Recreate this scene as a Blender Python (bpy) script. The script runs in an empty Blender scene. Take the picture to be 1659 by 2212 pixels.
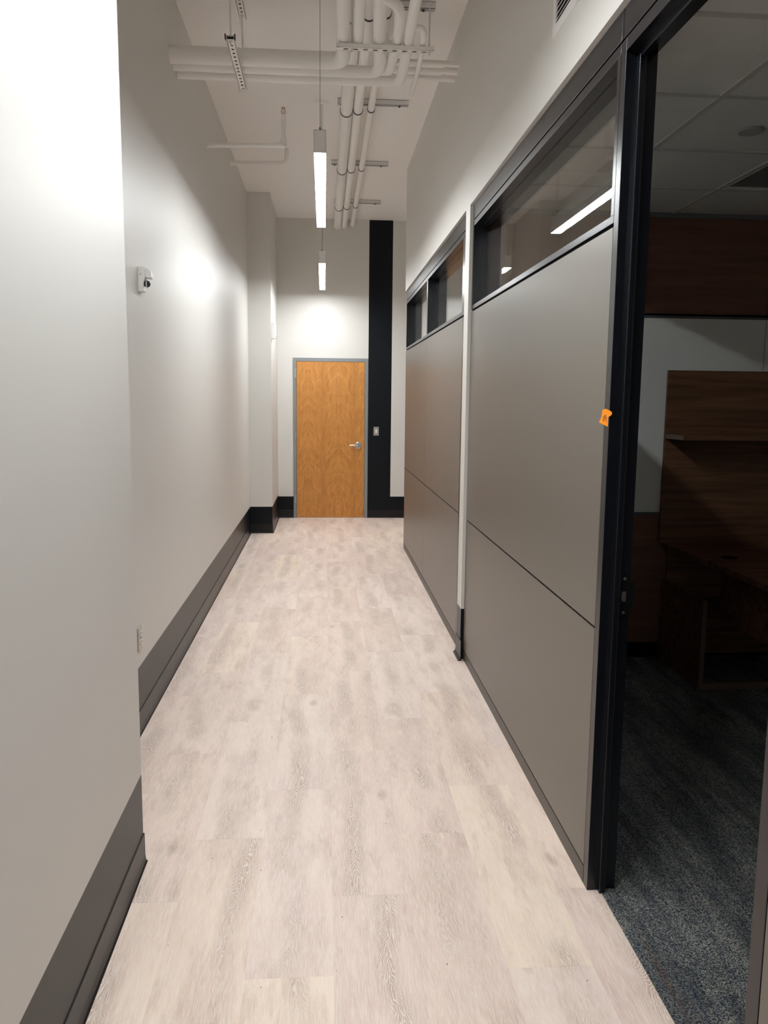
import bpy, bmesh, math, random
from mathutils import Vector, Matrix
S = bpy.context.scene
COL = S.collection
R = random.Random(7)

# ------------------------------------------------------------------ camera
FPX, PITCH, YAW, ROLL = 1758.54, -0.13564, 0.07413, 0.01027
cam_data = bpy.data.cameras.new('camera')
cam = bpy.data.objects.new('camera', cam_data); COL.objects.link(cam)
cam_data.sensor_fit = 'HORIZONTAL'; cam_data.sensor_width = 36.0
cam_data.lens = FPX / 1659.0 * 36.0
cam_data.clip_start = 0.02; cam_data.clip_end = 100
cp, sp, cy, sy = math.cos(PITCH), math.sin(PITCH), math.cos(YAW), math.sin(YAW)
fw = Vector((sy*cp, cy*cp, sp)); r0 = Vector((cy, -sy, 0)); u0 = r0.cross(fw)
cr, sr = math.cos(ROLL), math.sin(ROLL)
rt = r0*cr + u0*sr; up = -r0*sr + u0*cr
M = Matrix((rt, up, -fw)).transposed().to_4x4(); M.translation = Vector((0, 0, 1.6))
cam.matrix_world = M
S.camera = cam
# ------------------------------------------------------------------ world, exposure
w = bpy.data.worlds.new('world'); S.world = w; w.use_nodes = True
w.node_tree.nodes['Background'].inputs[0].default_value = (0.6, 0.65, 0.75, 1)
w.node_tree.nodes['Background'].inputs[1].default_value = 0.02
S.view_settings.view_transform = 'Standard'; S.view_settings.look = 'None'
S.view_settings.gamma = 1.0; S.view_settings.use_curve_mapping = False
S.view_settings.exposure = 0.0
S.cycles.max_bounces = 24; S.cycles.diffuse_bounces = 12; S.cycles.glossy_bounces = 6; S.cycles.transparent_max_bounces = 12
S.cycles.sample_clamp_indirect = 8.0
LAMP_STRENGTH = 102.0
LAMP_COLOR = (0.965, 0.99, 1.0, 1)

# ------------------------------------------------------------------ key planes (metres)
XL, XN, XC = -0.8845, -0.6256, -0.6207      # far left wall, near left wall, column side
XP, XW = 0.8686, 0.850                      # partition face, drywall face on the right
ZC = 3.954                                  # corridor ceiling
YJ, YCOL, YD = 2.70, 9.805, 11.106          # jog of left wall, column face, end wall
YC = 8.72                                   # far corner of the right wall
Y1A, Y1B = 5.036, 8.77                       # far partition
Y2A, Y2B = 2.49, 4.889                      # middle partition
YOP = 1.47                                  # near side of office doorway
ZO = 2.71                                   # office ceiling
XOE = 4.0                                   # office far right wall
YOF = 4.87                                  # office wall facing the camera

# ------------------------------------------------------------------ materials
def srgb(r, g, b):
    f = lambda c: ((c/255)/12.92 if c/255 <= .04045 else ((c/255+.055)/1.055)**2.4)
    return (f(r), f(g), f(b), 1)
def mat(name, col, rough=.5, metal=0., spec=.5, bump=None, vary=None, coat=0):
    m = bpy.data.materials.new(name); m.use_nodes = True; nt = m.node_tree
    b = nt.nodes['Principled BSDF']
    b.inputs['Base Color'].default_value = col; b.inputs['Roughness'].default_value = rough
    b.inputs['Metallic'].default_value = metal; b.inputs['Specular IOR Level'].default_value = spec
    b.inputs['Coat Weight'].default_value = coat
    if bump or vary:
        tc = nt.nodes.new('ShaderNodeTexCoord')
    if bump:
        n = nt.nodes.new('ShaderNodeTexNoise'); n.inputs['Scale'].default_value = bump[0]; n.inputs['Detail'].default_value = 3
        bp = nt.nodes.new('ShaderNodeBump'); bp.inputs['Strength'].default_value = bump[1]; bp.inputs['Distance'].default_value = bump[2]
        nt.links.new(tc.outputs['Object'], n.inputs['Vector']); nt.links.new(n.outputs['Fac'], bp.inputs['Height'])
        nt.links.new(bp.outputs['Normal'], b.inputs['Normal'])
    if vary:
        n = nt.nodes.new('ShaderNodeTexNoise'); n.inputs['Scale'].default_value = vary[0]
        mx = nt.nodes.new('ShaderNodeMix'); mx.data_type = 'RGBA'
        mx.inputs['A'].default_value = col; mx.inputs['B'].default_value = tuple(c*vary[1] for c in col[:3])+(1,)
        nt.links.new(tc.outputs['Object'], n.inputs['Vector']); nt.links.new(n.outputs['Fac'], mx.inputs['Factor'])
        nt.links.new(mx.outputs['Result'], b.inputs['Base Color'])
    return m
class G:
    """small node helper"""
    def __init__(s, m): s.nt = m.node_tree; s.b = s.nt.nodes['Principled BSDF']
    def n(s, t, **k):
        x = s.nt.nodes.new(t)
        for a, v in k.items(): setattr(x, a, v)
        return x
    def l(s, a, b): s.nt.links.new(a, b)
    def math(s, op, a, b=None, c=None):
        x = s.n('ShaderNodeMath', operation=op)
        for i, v in enumerate((a, b, c)):
            if v is None: continue
            if isinstance(v, (int, float)): x.inputs[i].default_value = v
            else: s.l(v, x.inputs[i])
        return x.outputs[0]
    def mix(s, f, a, b):
        x = s.n('ShaderNodeMix', data_type='RGBA')
        for k, v in (('Factor', f), ('A', a), ('B', b)):
            if isinstance(v, (int, float, tuple)): x.inputs[k].default_value = v
            else: s.l(v, x.inputs[k])
        return x.outputs['Result']
    def noise(s, vec, scale, detail=2, rough=.5, dist=0):
        x = s.n('ShaderNodeTexNoise'); x.inputs['Scale'].default_value = scale
        x.inputs['Detail'].default_value = detail; x.inputs['Roughness'].default_value = rough; x.inputs['Distortion'].default_value = dist
        s.l(vec, x.inputs['Vector']); return x.outputs['Fac']
    def map(s, vec, scale=(1, 1, 1), loc=(0, 0, 0)):
        x = s.n('ShaderNodeMapping'); x.inputs['Scale'].default_value = scale; x.inputs['Location'].default_value = loc
        s.l(vec, x.inputs['Vector']); return x.outputs[0]
    def ramp(s, f, stops):
        x = s.n('ShaderNodeValToRGB'); e = x.color_ramp.elements
        while len(e) < len(stops): e.new(.5)
        for i, (p, c) in enumerate(stops):
            e[i].position = p; e[i].color = c if isinstance(c, tuple) else (c, c, c, 1)
        s.l(f, x.inputs[0]); return x.outputs[0]
WALLC = (0.70, 0.688, 0.655, 1)
BLACKP = (0.005, 0.007, 0.010, 1)
def wall_paint(name, band=None, stripe=None):
    m = mat(name, WALLC, .45, spec=.4)
    g = G(m); tc = g.n('ShaderNodeTexCoord'); P = tc.outputs['Object']
    nz = g.noise(P, 260, 2); bp = g.n('ShaderNodeBump'); bp.inputs['Strength'].default_value = .05; bp.inputs['Distance'].default_value = .002
    big = g.noise(P, 3, 2); h = g.math('ADD', g.math('MULTIPLY', big, 1.2), nz)
    g.l(h, bp.inputs['Height']); g.l(bp.outputs[0], g.b.inputs['Normal'])
    if band or stripe:
        sep = g.n('ShaderNodeSeparateXYZ'); g.l(P, sep.inputs[0]); f = None
        if band: f = g.math('LESS_THAN', sep.outputs['Z'], band)
        if stripe:
            q = g.math('MULTIPLY', g.math('GREATER_THAN', sep.outputs['X'], stripe[0]), g.math('LESS_THAN', sep.outputs['X'], stripe[1]))
            f = g.math('MAXIMUM', f, q) if f else q
        g.l(g.mix(f, WALLC, BLACKP), g.b.inputs['Base Color'])
        g.l(g.math('MULTIPLY_ADD', f, -.20, .4), g.b.inputs['Specular IOR Level']); g.l(g.math('MULTIPLY_ADD', f, -.12, .45), g.b.inputs['Roughness'])
    return m
M_wall = wall_paint('wall_paint', band=.322)
M_wallback = wall_paint('end_wall_paint', band=.295, stripe=(.594, .908))
M_wallplain = wall_paint('plain_wall_paint')
M_ceil = mat('ceiling_paint', (0.90, 0.88, 0.865, 1), .7, bump=(200, .08, .001))
M_pipe = mat('painted_pipe_jacket', (0.90, 0.88, 0.855, 1), .5, bump=(14, .25, .004))
M_pipe2 = mat('painted_metal', (0.88, 0.865, 0.84, 1), .4)
M_strut = mat('galvanised_strut', (0.72, 0.72, 0.72, 1), .45)
M_clamp = mat('dark_clamp', (0.03, 0.03, 0.04, 1), .4, metal=.5)
M_rubber = mat('rubber_cove_base', (0.010, 0.0095, 0.010, 1), .33, spec=.3, bump=(9, .3, .004))
M_frame = mat('dark_bronze_frame', (0.004, 0.005, 0.008, 1), .27, spec=.5, bump=(300, .03, .001))
M_panel = mat('taupe_laminate', (0.150, 0.132, 0.112, 1), .36, spec=.5, bump=(260, .05, .001))
M_dark = mat('black_recess', (0.004, 0.004, 0.005, 1), .8, spec=.1)
M_basetrim = mat('dark_taupe_trim', (0.075, 0.064, 0.054, 1), .40, spec=.4)
M_house = mat('lamp_housing', (0.85, 0.85, 0.84, 1), .5)
M_white = mat('white_plastic', (0.78, 0.78, 0.77, 1), .35)
M_chrome = mat('satin_chrome', (0.72, 0.72, 0.72, 1), .22, metal=1)
M_brass = mat('brass', (0.42, 0.24, 0.13, 1), .35, metal=.9)
M_steel = mat('steel', (0.55, 0.53, 0.50, 1), .3, metal=1)
M_greyframe = mat('grey_door_frame', (0.24, 0.26, 0.265, 1), .38)
M_cable = mat('cable', (0.10, 0.09, 0.09, 1), .5)
M_cord = mat('white_cord', (0.7, 0.68, 0.62, 1), .5)
M_tile = mat('ceiling_tile', (0.80, 0.80, 0.77, 1), .85, bump=(90, .3, .003))
M_grid = mat('tile_grid', (0.62, 0.62, 0.58, 1), .5)
M_board = mat('grey_wall_board', (0.86, 0.87, 0.84, 1), .5)
M_lensoff = mat('unlit_lens', (0.22, 0.22, 0.22, 1), .4)
M_outletplate = mat('outlet_plate', (0.50, 0.46, 0.42, 1), .3, metal=.7)
M_tag = mat('orange_paper', srgb(255, 150, 20), .7)
M_ink = mat('black_ink', (0.03, 0.01, 0.01, 1), .6)
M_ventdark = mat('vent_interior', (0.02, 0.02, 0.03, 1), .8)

m = bpy.data.materials.new('lamp_diffuser'); m.use_nodes = True
b = m.node_tree.nodes['Principled BSDF']; b.inputs['Base Color'].default_value = (.8, .8, .8, 1)
b.inputs['Emission Color'].default_value = LAMP_COLOR; b.inputs['Emission Strength'].default_value = LAMP_STRENGTH
M_lamp = m
# glass
m = bpy.data.materials.new('window_glass'); m.use_nodes = True; nt = m.node_tree; nt.nodes.clear()
out = nt.nodes.new('ShaderNodeOutputMaterial'); mxs = nt.nodes.new('ShaderNodeMixShader')
tr = nt.nodes.new('ShaderNodeBsdfTransparent'); tr.inputs[0].default_value = (.94, .955, .95, 1)
gl = nt.nodes.new('ShaderNodeBsdfGlossy'); gl.inputs['Roughness'].default_value = .01; gl.inputs['Color'].default_value = (1, 1, 1, 1)
fr = nt.nodes.new('ShaderNodeFresnel'); fr.inputs[0].default_value = 1.52
# same reflectance on both faces of the thin pane (no refraction inside it)
geo = nt.nodes.new('ShaderNodeNewGeometry'); ml = nt.nodes.new('ShaderNodeMath'); ml.operation = 'MULTIPLY_ADD'; ml.inputs[1].default_value = 1/1.52-1.52; ml.inputs[2].default_value = 1.52
nt.links.new(geo.outputs['Backfacing'], ml.inputs[0]); nt.links.new(ml.outputs[0], fr.inputs[0]); nt.links.new(fr.outputs[0], mxs.inputs[0])
nt.links.new(tr.outputs[0], mxs.inputs[1]); nt.links.new(gl.outputs[0], mxs.inputs[2]); nt.links.new(mxs.outputs[0], out.inputs[0])
M_glass = m

def plank_material():
    m = mat('limed_oak_vinyl', srgb(224, 208, 196), .46, spec=.4); g = G(m)
    tc = g.n('ShaderNodeTexCoord'); oi = g.n('ShaderNodeObjectInfo'); rnd = oi.outputs['Random']
    cx = g.n('ShaderNodeCombineXYZ')
    g.l(g.math('MULTIPLY', rnd, 37.0), cx.inputs[0]); g.l(g.math('MULTIPLY', rnd, 91.0), cx.inputs[1]); g.l(g.math('MULTIPLY', rnd, 13.0), cx.inputs[2])
    ad = g.n('ShaderNodeVectorMath', operation='ADD'); g.l(tc.outputs['Object'], ad.inputs[0]); g.l(cx.outputs[0], ad.inputs[1]); P = ad.outputs[0]
    sep = g.n('ShaderNodeSeparateXYZ'); g.l(tc.outputs['Object'], sep.inputs[0])
    # heart of the cathedral figure wanders along the plank
    wob = g.noise(g.map(P, (.01, 1.3, 1)), 1.0, 2)
    xo = g.math('ADD', sep.outputs['X'], g.math('MULTIPLY', g.math('SUBTRACT', wob, .5), .15))
    xo = g.math('ADD', xo, g.math('MULTIPLY', g.math('SUBTRACT', rnd, .5), .13))
    warp = g.noise(g.map(P, (11, 3.2, 1)), 1.0, 3, .55)
    warp2 = g.noise(g.map(P, (70, 22, 1)), 1.0, 2, .6)
    fld = g.math('ADD', g.math('MULTIPLY', g.math('ABSOLUTE', xo), 150.), g.math('MULTIPLY', sep.outputs['Y'], 26.0))
    fld = g.math('ADD', fld, g.math('MULTIPLY', warp, 17.0)); fld = g.math('ADD', fld, g.math('MULTIPLY', warp2, 1.5))
    wv = g.math('SINE', g.math('MULTIPLY', fld, 6.28))
    line = g.ramp(g.math('MULTIPLY_ADD', wv, .5, .5), [(.55, 0.0), (.95, 1.0)])
    heart = g.ramp(g.math('ABSOLUTE', xo), [(.012, 1.0), (.050, 0.0)])
    patch = g.ramp(g.noise(g.map(P, (3, 2.2, 1)), 1.0, 2), [(.42, 0.0), (.58, 1.0)])
    fig = g.math('MULTIPLY', g.math('MULTIPLY', line, heart), g.math('MULTIPLY_ADD', patch, .8, .2))
    # fine pores
    por = g.noise(g.map(P, (430, 16, 1)), 1.0, 3, .7)
    por = g.ramp(por, [(.46, 0.0), (.58, 1.0)])
    tone = g.ramp(g.noise(g.map(P, (9, 1.5, 1)), 1.0, 4, .6), [(.34, 0.0), (.62, 1.0)])
    base = g.mix(tone, srgb(216, 188, 176), srgb(252, 229, 214))
    shade = g.ramp(g.math('FRACT', g.math('MULTIPLY', rnd, 7.3)), [(.0, srgb(255, 236, 212)), (.35, srgb(236, 212, 202)), (.6, srgb(252, 236, 226)), (1.0, srgb(226, 202, 186))])
    base = g.mix(.52, base, shade)
    blot = g.ramp(g.noise(g.map(P, (14, 3.0, 1)), 1.0, 5, .68), [(.50, 0.0), (.66, 1.0)])
    base = g.mix(g.math('MULTIPLY', blot, .42), base, srgb(198, 171, 156))
    dk = g.math('MULTIPLY', g.math('MULTIPLY', heart, patch), .72)
    base = g.mix(dk, base, srgb(190, 161, 145))
    base = g.mix(g.math('MULTIPLY', fig, .70), base, srgb(255, 244, 232))
    base = g.mix(g.math('MULTIPLY', por, .42), base, srgb(255, 247, 238))
    # knots
    vo = g.n('ShaderNodeTexVoronoi'); vo.inputs['Scale'].default_value = 1.0
    g.l(g.map(P, (3.6, 1.5, 1)), vo.inputs['Vector'])
    kn = g.ramp(g.math('ADD', vo.outputs['Distance'], g.math('MULTIPLY', warp2, .06)), [(.055, 1.0), (.12, 0.0)])
    base = g.mix(g.math('MULTIPLY', g.math('MULTIPLY', kn, g.math('MULTIPLY_ADD', wv, .3, .7)), .50), base, srgb(158, 132, 118))
    g.l(base, g.b.inputs['Base Color'])
    bp = g.n('ShaderNodeBump'); bp.inputs['Strength'].default_value = .12; bp.inputs['Distance'].default_value = .001
    g.l(g.math('ADD', por, line), bp.inputs['Height']); g.l(bp.outputs[0], g.b.inputs['Normal'])
    return m
M_plank = plank_material()

def door_wood():
    m = mat('flamed_birch_veneer', srgb(190, 128, 60), .38, spec=.5); g = G(m)
    tc = g.n('ShaderNodeTexCoord'); P = tc.outputs['Object']; sep = g.n('ShaderNodeSeparateXYZ'); g.l(P, sep.inputs[0])
    X, Z = sep.outputs['X'], sep.outputs['Z']
    # book-matched veneer leaves, seam every 0.19 m
    u = g.math('ABSOLUTE', g.math('SUBTRACT', g.math('PINGPONG', g.math('ADD', X, 8.21), .205), 0.0))
    leaf = g.math('FLOOR', g.math('DIVIDE', g.math('ADD', X, 8.21), .41))
    v = g.math('SUBTRACT', Z, g.math('MULTIPLY', u, 1.25))
    c = g.n('ShaderNodeCombineXYZ'); g.l(u, c.inputs[0]); g.l(v, c.inputs[1]); g.l(leaf, c.inputs[2]); V = c.outputs[0]
    n1 = g.noise(g.map(V, (13, 19, 3)), 1, 4, .62, .9)
    n2 = g.noise(g.map(V, (30, 5, 3)), 1, 2, .5)
    n3 = g.noise(g.map(P, (90, 1, 5)), 1, 3, .6)
    f = g.math('ADD', g.math('MULTIPLY', n1, .6), g.math('MULTIPLY', n2, .4))
    col = g.ramp(f, [(.32, srgb(176, 114, 50)), (.50, srgb(202, 138, 66)), (.68, srgb(218, 156, 84))])
    seam = g.ramp(u, [(.0, 1.0), (.06, 0.0)])
    dkn = g.math('MULTIPLY', seam, g.ramp(n1, [(.45, 0.0), (.6, 1.0)]))
    col = g.mix(g.math('MULTIPLY', dkn, .40), col, srgb(118, 70, 26))
    col = g.mix(g.math('MULTIPLY', n3, .2), col, srgb(160, 100, 44))
    g.l(col, g.b.inputs['Base Color']); return m
M_door = door_wood()
def dark_wood(name, a, b, axis=0):
    m = mat(name, a, .45, spec=.3); g = G(m); tc = g.n('ShaderNodeTexCoord')
    sc = [26, 26, 26]; sc[axis] = 1.4
    n = g.noise(g.map(tc.outputs['Object'], tuple(sc)), 1, 4, .6, .4)
    g.l(g.ramp(n, [(.3, a), (.7, b)]), g.b.inputs['Base Color']); return m
M_walnut = dark_wood('walnut_laminate', srgb(84, 58, 42), srgb(132, 94, 68))
M_redwood = dark_wood('red_brown_laminate', srgb(110, 78, 64), srgb(126, 90, 74))
M_edge = mat('edge_band', srgb(120, 100, 84), .5)
def carpet_material():
    m = mat('loop_carpet', srgb(80, 86, 92), .95, spec=.1); g = G(m); tc = g.n('ShaderNodeTexCoord'); P = tc.outputs['Object']
    vo = g.n('ShaderNodeTexVoronoi'); vo.inputs['Scale'].default_value = 1; g.l(g.map(P, (330, 400, 60)), vo.inputs['Vector'])
    n1 = g.noise(g.map(P, (60, 9, 1)), 1, 3, .6); n2 = g.noise(g.map(P, (12, 1.3, 1)), 1, 3, .55); n3 = g.noise(g.map(P, (25, .8, 1)), 1, 2)
    sepc = g.n('ShaderNodeSeparateColor'); g.l(vo.outputs['Color'], sepc.inputs[0])
    base = g.ramp(sepc.outputs[0], [(.25, srgb(56, 68, 80)), (.5, srgb(128, 134, 134)), (.8, srgb(196, 194, 184))])
    base = g.mix(g.ramp(n2, [(.38, .55), (.62, 0.)]), base, srgb(38, 46, 58))
    base = g.mix(g.ramp(n1, [(.50, 0.), (.7, .6)]), base, srgb(40, 60, 84))
    base = g.mix(g.ramp(n3, [(.62, 0.), (.72, .35)]), base, srgb(110, 74, 58))
    g.l(base, g.b.inputs['Base Color'])
    bp = g.n('ShaderNodeBump'); bp.inputs['Strength'].default_value = 1; bp.inputs['Distance'].default_value = .004; bp.invert = True
    g.l(vo.outputs['Distance'], bp.inputs['Height']); g.l(bp.outputs[0], g.b.inputs['Normal']); return m
M_carpet = carpet_material()

# ------------------------------------------------------------------ building helpers
def box(bm, x0, x1, y0, y1, z0, z1, bev=0):
    vs = [bm.verts.new((x, y, z)) for x in (x0, x1) for y in (y0, y1) for z in (z0, z1)]
    fs = [bm.faces.new([vs[i] for i in q]) for q in ((0, 1, 3, 2), (4, 6, 7, 5), (0, 4, 5, 1), (2, 3, 7, 6), (0, 2, 6, 4), (1, 5, 7, 3))]
    if bev:
        es = list({e for f in fs for e in f.edges})
        bmesh.ops.bevel(bm, geom=es, offset=bev, segments=2, affect='EDGES', profile=.5)
def B(*a, **k):
    bm = bmesh.new(); box(bm, *a, **k); return bm
def cyl(bm, c, r, h, axis='Z', seg=24, r2=None, bev=0):
    rot = {'Z': Matrix.Identity(3), 'Y': Matrix.Rotation(-math.pi/2, 3, 'X'), 'X': Matrix.Rotation(math.pi/2, 3, 'Y')}[axis]
    mt = Matrix.Translation(c) @ rot.to_4x4()
    ret = bmesh.ops.create_cone(bm, cap_ends=True, segments=seg, radius1=r, radius2=r if r2 is None else r2, depth=h, matrix=mt)
    return ret
def fillet(pts, rad):
    P = [Vector(p) for p in pts]; out = [P[0]]
    for i in range(1, len(P)-1):
        a, b, c = P[i-1], P[i], P[i+1]; d1 = (a-b); d2 = (c-b); l = min(rad, d1.length*.48, d2.length*.48)
        s, e = b+d1.normalized()*l, b+d2.normalized()*l
        for k in range(9):
            t = k/8; out.append((1-t)**2*s+2*t*(1-t)*b+t*t*e)
    out.append(P[-1]); return out
def tube(bm, pts, r, seg=20, rad=.07, caps=True):
    P = fillet(pts, rad); n = len(P); rs = [r]*n if not isinstance(r, (list, tuple)) else [r[0]+(r[1]-r[0])*i/(n-1) for i in range(n)]
    rings = []; t = (P[1]-P[0]).normalized(); nrm = t.orthogonal().normalized()
    for i in range(n):
        if 0 < i < n-1: tn = ((P[i+1]-P[i]).normalized()+(P[i]-P[i-1]).normalized()).normalized()
        elif i == n-1: tn = (P[i]-P[i-1]).normalized()
        else: tn = t
        nrm = (nrm - tn*nrm.dot(tn)).normalized(); bn = tn.cross(nrm)
        rings.append([bm.verts.new(P[i]+(nrm*math.cos(2*math.pi*k/seg)+bn*math.sin(2*math.pi*k/seg))*rs[i]) for k in range(seg)])
    for a, b in zip(rings, rings[1:]):
        for k in range(seg): bm.faces.new((a[k], a[(k+1) % seg], b[(k+1) % seg], b[k]))
    if caps:
        bm.faces.new(list(reversed(rings[0]))); bm.faces.new(rings[-1])
def prism(bm, poly, axis, a, b):
    """extrude a 2D polygon along axis between a and b"""
    def v(p, t):
        return {'X': (t, p[0], p[1]), 'Y': (p[0], t, p[1]), 'Z': (p[0], p[1], t)}[axis]
    A = [bm.verts.new(v(p, a)) for p in poly]; Bv = [bm.verts.new(v(p, b)) for p in poly]
    bm.faces.new(list(reversed(A))); bm.faces.new(Bv); n = len(poly)
    for i in range(n): bm.faces.new((A[i], A[(i+1) % n], Bv[(i+1) % n], Bv[i]))
ORG = {}
def worg(o):
    return ORG.get(o.name, Vector((0, 0, 0))) if o else Vector((0, 0, 0))
def obj(name, bm, m, parent=None, smooth=False, org=None):
    """one mesh object; bmesh is given in world coordinates"""
    me = bpy.data.meshes.new(name)
    base = Vector(org) if org is not None else worg(parent)
    bmesh.ops.translate(bm, verts=bm.verts, vec=-base)
    bmesh.ops.recalc_face_normals(bm, faces=bm.faces)
    if smooth:
        for f in bm.faces: f.smooth = len(f.verts) == 4
        for e in bm.edges:
            if len(e.link_faces) == 2 and e.calc_face_angle() > .7: e.smooth = False
    bm.to_mesh(me); bm.free(); me.materials.append(m)
    o = bpy.data.objects.new(name, me); COL.objects.link(o)
    if parent: o.parent = parent; o.location = base - worg(parent)
    else: o.location = base
    ORG[o.name] = base
    return o
def tag(o, label, cat, group=None):
    o['label'] = label; o['category'] = cat
    if group: o['group'] = group
    return o
def thing(name, loc, label, cat, group=None):
    o = bpy.data.objects.new(name, None); COL.objects.link(o); o.location = loc; o.empty_display_size = .05
    ORG[o.name] = Vector(loc)
    return tag(o, label, cat, group)
def struct(name, bm, m, org=None):
    o = obj(name, bm, m, org=org); o['kind'] = 'structure'; return o
def sempty(name, loc):
    o = bpy.data.objects.new(name, None); COL.objects.link(o); o.location = loc; o.empty_display_size = .05
    ORG[o.name] = Vector(loc); o['kind'] = 'structure'; return o

# ================================================================== STRUCTURE
# floor slab + vinyl planks (each plank an object), measured grid
PW, PL = .248, 1.1115
fl = struct('floor', B(-1.4, 3.6, -5.3, 11.3, -.06, -.004), mat('screed', (.3, .27, .25, 1), .8))
bmp = bmesh.new(); g_ = .00025
box(bmp, 0, PW, g_, PL-g_, -.004, 0)
me_plank = bpy.data.meshes.new('plank'); bmesh.ops.recalc_face_normals(bmp, faces=bmp.faces)
bmesh.ops.translate(bmp, verts=bmp.verts, vec=(-PW/2, -PL/2, 0)); bmp.to_mesh(me_plank); bmp.free(); me_plank.materials.append(M_plank)
for k in range(-4, 8):
    x0 = .027 + PW*k
    n0 = -6
    for n in range(-6, 10):
        y0 = 2.462 + .3705*k + PL*n
        ya, yb = max(y0, -2.5), min(y0+PL, YD)
        if yb - ya < .02: continue
        if x0 < -.885-.01+0 and True: pass
        if x0 + PW <= -.886: continue
        if k >= 4 and yb < YC + .02: continue
        if k >= 4: ya = max(ya, YC)
        xa = max(x0, -.8845 if yb > YJ else XN)
        xb = x0 + PW
        if k == 3: xa, xb = x0, (.912 if yb < YC+.4 else x0+PW)
        if k == 3 and ya < YC < yb: xb = .912
        full = abs(xa-x0) < 1e-6 and abs(xb-x0-PW) < 1e-6 and abs(ya-y0) < 1e-6 and abs(yb-y0-PL) < 1e-6
        if full:
            o = bpy.data.objects.new('plank', me_plank)
            o.location = (x0+PW/2, y0+PL/2, 0)
            COL.objects.link(o); o.parent = fl
            # origin of floor is world zero
        else:
            obj('plank', B(xa, xb, ya+g_, yb-g_, -.004, 0), M_plank, fl, org=(x0+PW/2, y0+PL/2, 0))
# carpet
struct('floor_office', B(.912, XOE, -.6, YOF, -.02, .003), M_carpet)
struct('floor_office_far', B(.93, XOE, Y1A, YC, -.02, .003), M_carpet)
# crumbs are grit on the planks
bmg = bmesh.new()
for i in range(46):
    yy = R.uniform(1.9, 7.5); xx = R.uniform(-.55, .8); s = R.uniform(.0008, .0018)
    box(bmg, xx-s, xx+s, yy-s*R.uniform(.6, 1.6), yy+s, .0, .0012)
o = obj('floor_grit', bmg, M_ink); o['kind'] = 'stuff'; tag(o, 'scattered dark specks of grit on the pale plank floor', 'grit')

# ceiling
struct('ceiling', B(-1.1, 3.6, -5.3, 11.3, ZC, ZC+.1), M_ceil)
# left wall with its jog and the boxed column
struct('wall_left_near', B(-1.1, XN, -5.3, YJ, 0, ZC), M_wall)
struct('wall_left', B(-1.1, XL, YJ, YD, 0, ZC), M_wall)
struct('wall_left_column', B(XL, XC, YCOL, YD, 0, ZC), M_wall)
# end wall, with opening for the door
DX0, DX1, DZ = -.3695, .5445, 2.112
bm = bmesh.new()
FX0, FX1, FZ = DX0-.045, DX1+.048, DZ+.048
box(bm, -1.1, FX0+.02, YD, YD+.12, 0, ZC); box(bm, FX1-.02, 3.6, YD, YD+.12, 0, ZC); box(bm, FX0+.02, FX1-.02, YD, YD+.12, FZ-.02, ZC)
struct('wall_back', bm, M_wallback)
# right wall: drywall above the partitions, pier between them, return at the far corner
bm = bmesh.new()
box(bm, XW, XP+.10, -5.3, YC, 2.737, ZC)
box(bm, XW, XP+.10, 4.892, 5.032, 0, 2.737)
box(bm, XP+.03, 3.6, YC+.05, YC+.10, 0, 2.737); box(bm, XP+.10, 3.6, YC-.05, YC, 2.737, ZC)
struct('wall_right', bm, M_wall)
struct('wall_alcove', B(3.5, 3.6, YC+.10, YD, 0, ZC), M_wall)
struct('wall_rear', B(-1.1, 3.6, -5.4, -5.3, 0, ZC), M_wallplain)

# cove base (rubber): profile extruded
def cove(bm, axis, p, sgn, a, b, h=.105, t=.0035, toe=.012):
    prof = [(0, 0), (toe, 0), (toe, .002), (toe*.62, .006), (t+.002, .016), (t, .03), (t, h-.003), (t-.0015, h), (0, h)]
    poly = [(p+sgn*u, z) for u, z in prof]
    prism(bm, poly, axis, a, b)
bm = bmesh.new()
cove(bm, 'Y', XN, 1, -5.3, YJ+.004)
o = struct('baseboard_left', bm, M_rubber)
bm = bmesh.new(); cove(bm, 'Y', XL, 1, YJ+.004, YCOL-.004, h=.112); cove(bm, 'Y', XC, 1, YCOL-.004, YD-.004)
cove(bm, 'X', YCOL, -1, XL, XC+.004)
cove(bm, 'X', YJ, 1, XL+.006, XN+.004)
struct('baseboard_left_far', bm, M_rubber)
bm = bmesh.new(); cove(bm, 'X', YD, -1, XC+.006, FX0); cove(bm, 'X', YD, -1, FX1, 3.5)
struct('baseboard_back', bm, M_rubber)
# short loose piece of base on the pier
bm = bmesh.new(); cove(bm, 'Y', XW, -1, 4.850, 5.045, h=.125, t=.004, toe=.020)
o = struct('baseboard_right', bm, M_rubber)

# ------------------------------------------------------------------ end door
d = sempty('door_1', (0, YD, 0))
bm = bmesh.new()
for a, b in ((FX0, DX0-.003), (DX1+.003, FX1)):
    box(bm, a, b, YD-.016, YD+.10, 0, FZ, bev=.002)
box(bm, DX0-.003, DX1+.003, YD-.016, YD+.10, DZ+.003, FZ)
box(bm, DX0-.003, DX0+.012, YD+.03, YD+.07, 0, DZ+.003); box(bm, DX1-.012, DX1+.003, YD+.03, YD+.07, 0, DZ+.003); box(bm, DX0, DX1, YD+.03, YD+.07, DZ-.012, DZ+.003)
obj('door_frame', bm, M_greyframe, d)
leaf = obj('door_leaf', B(DX0, DX1, YD-.012, YD+.028, .008, DZ, bev=.0015), M_door, d, org=(0, YD, 0))
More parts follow.
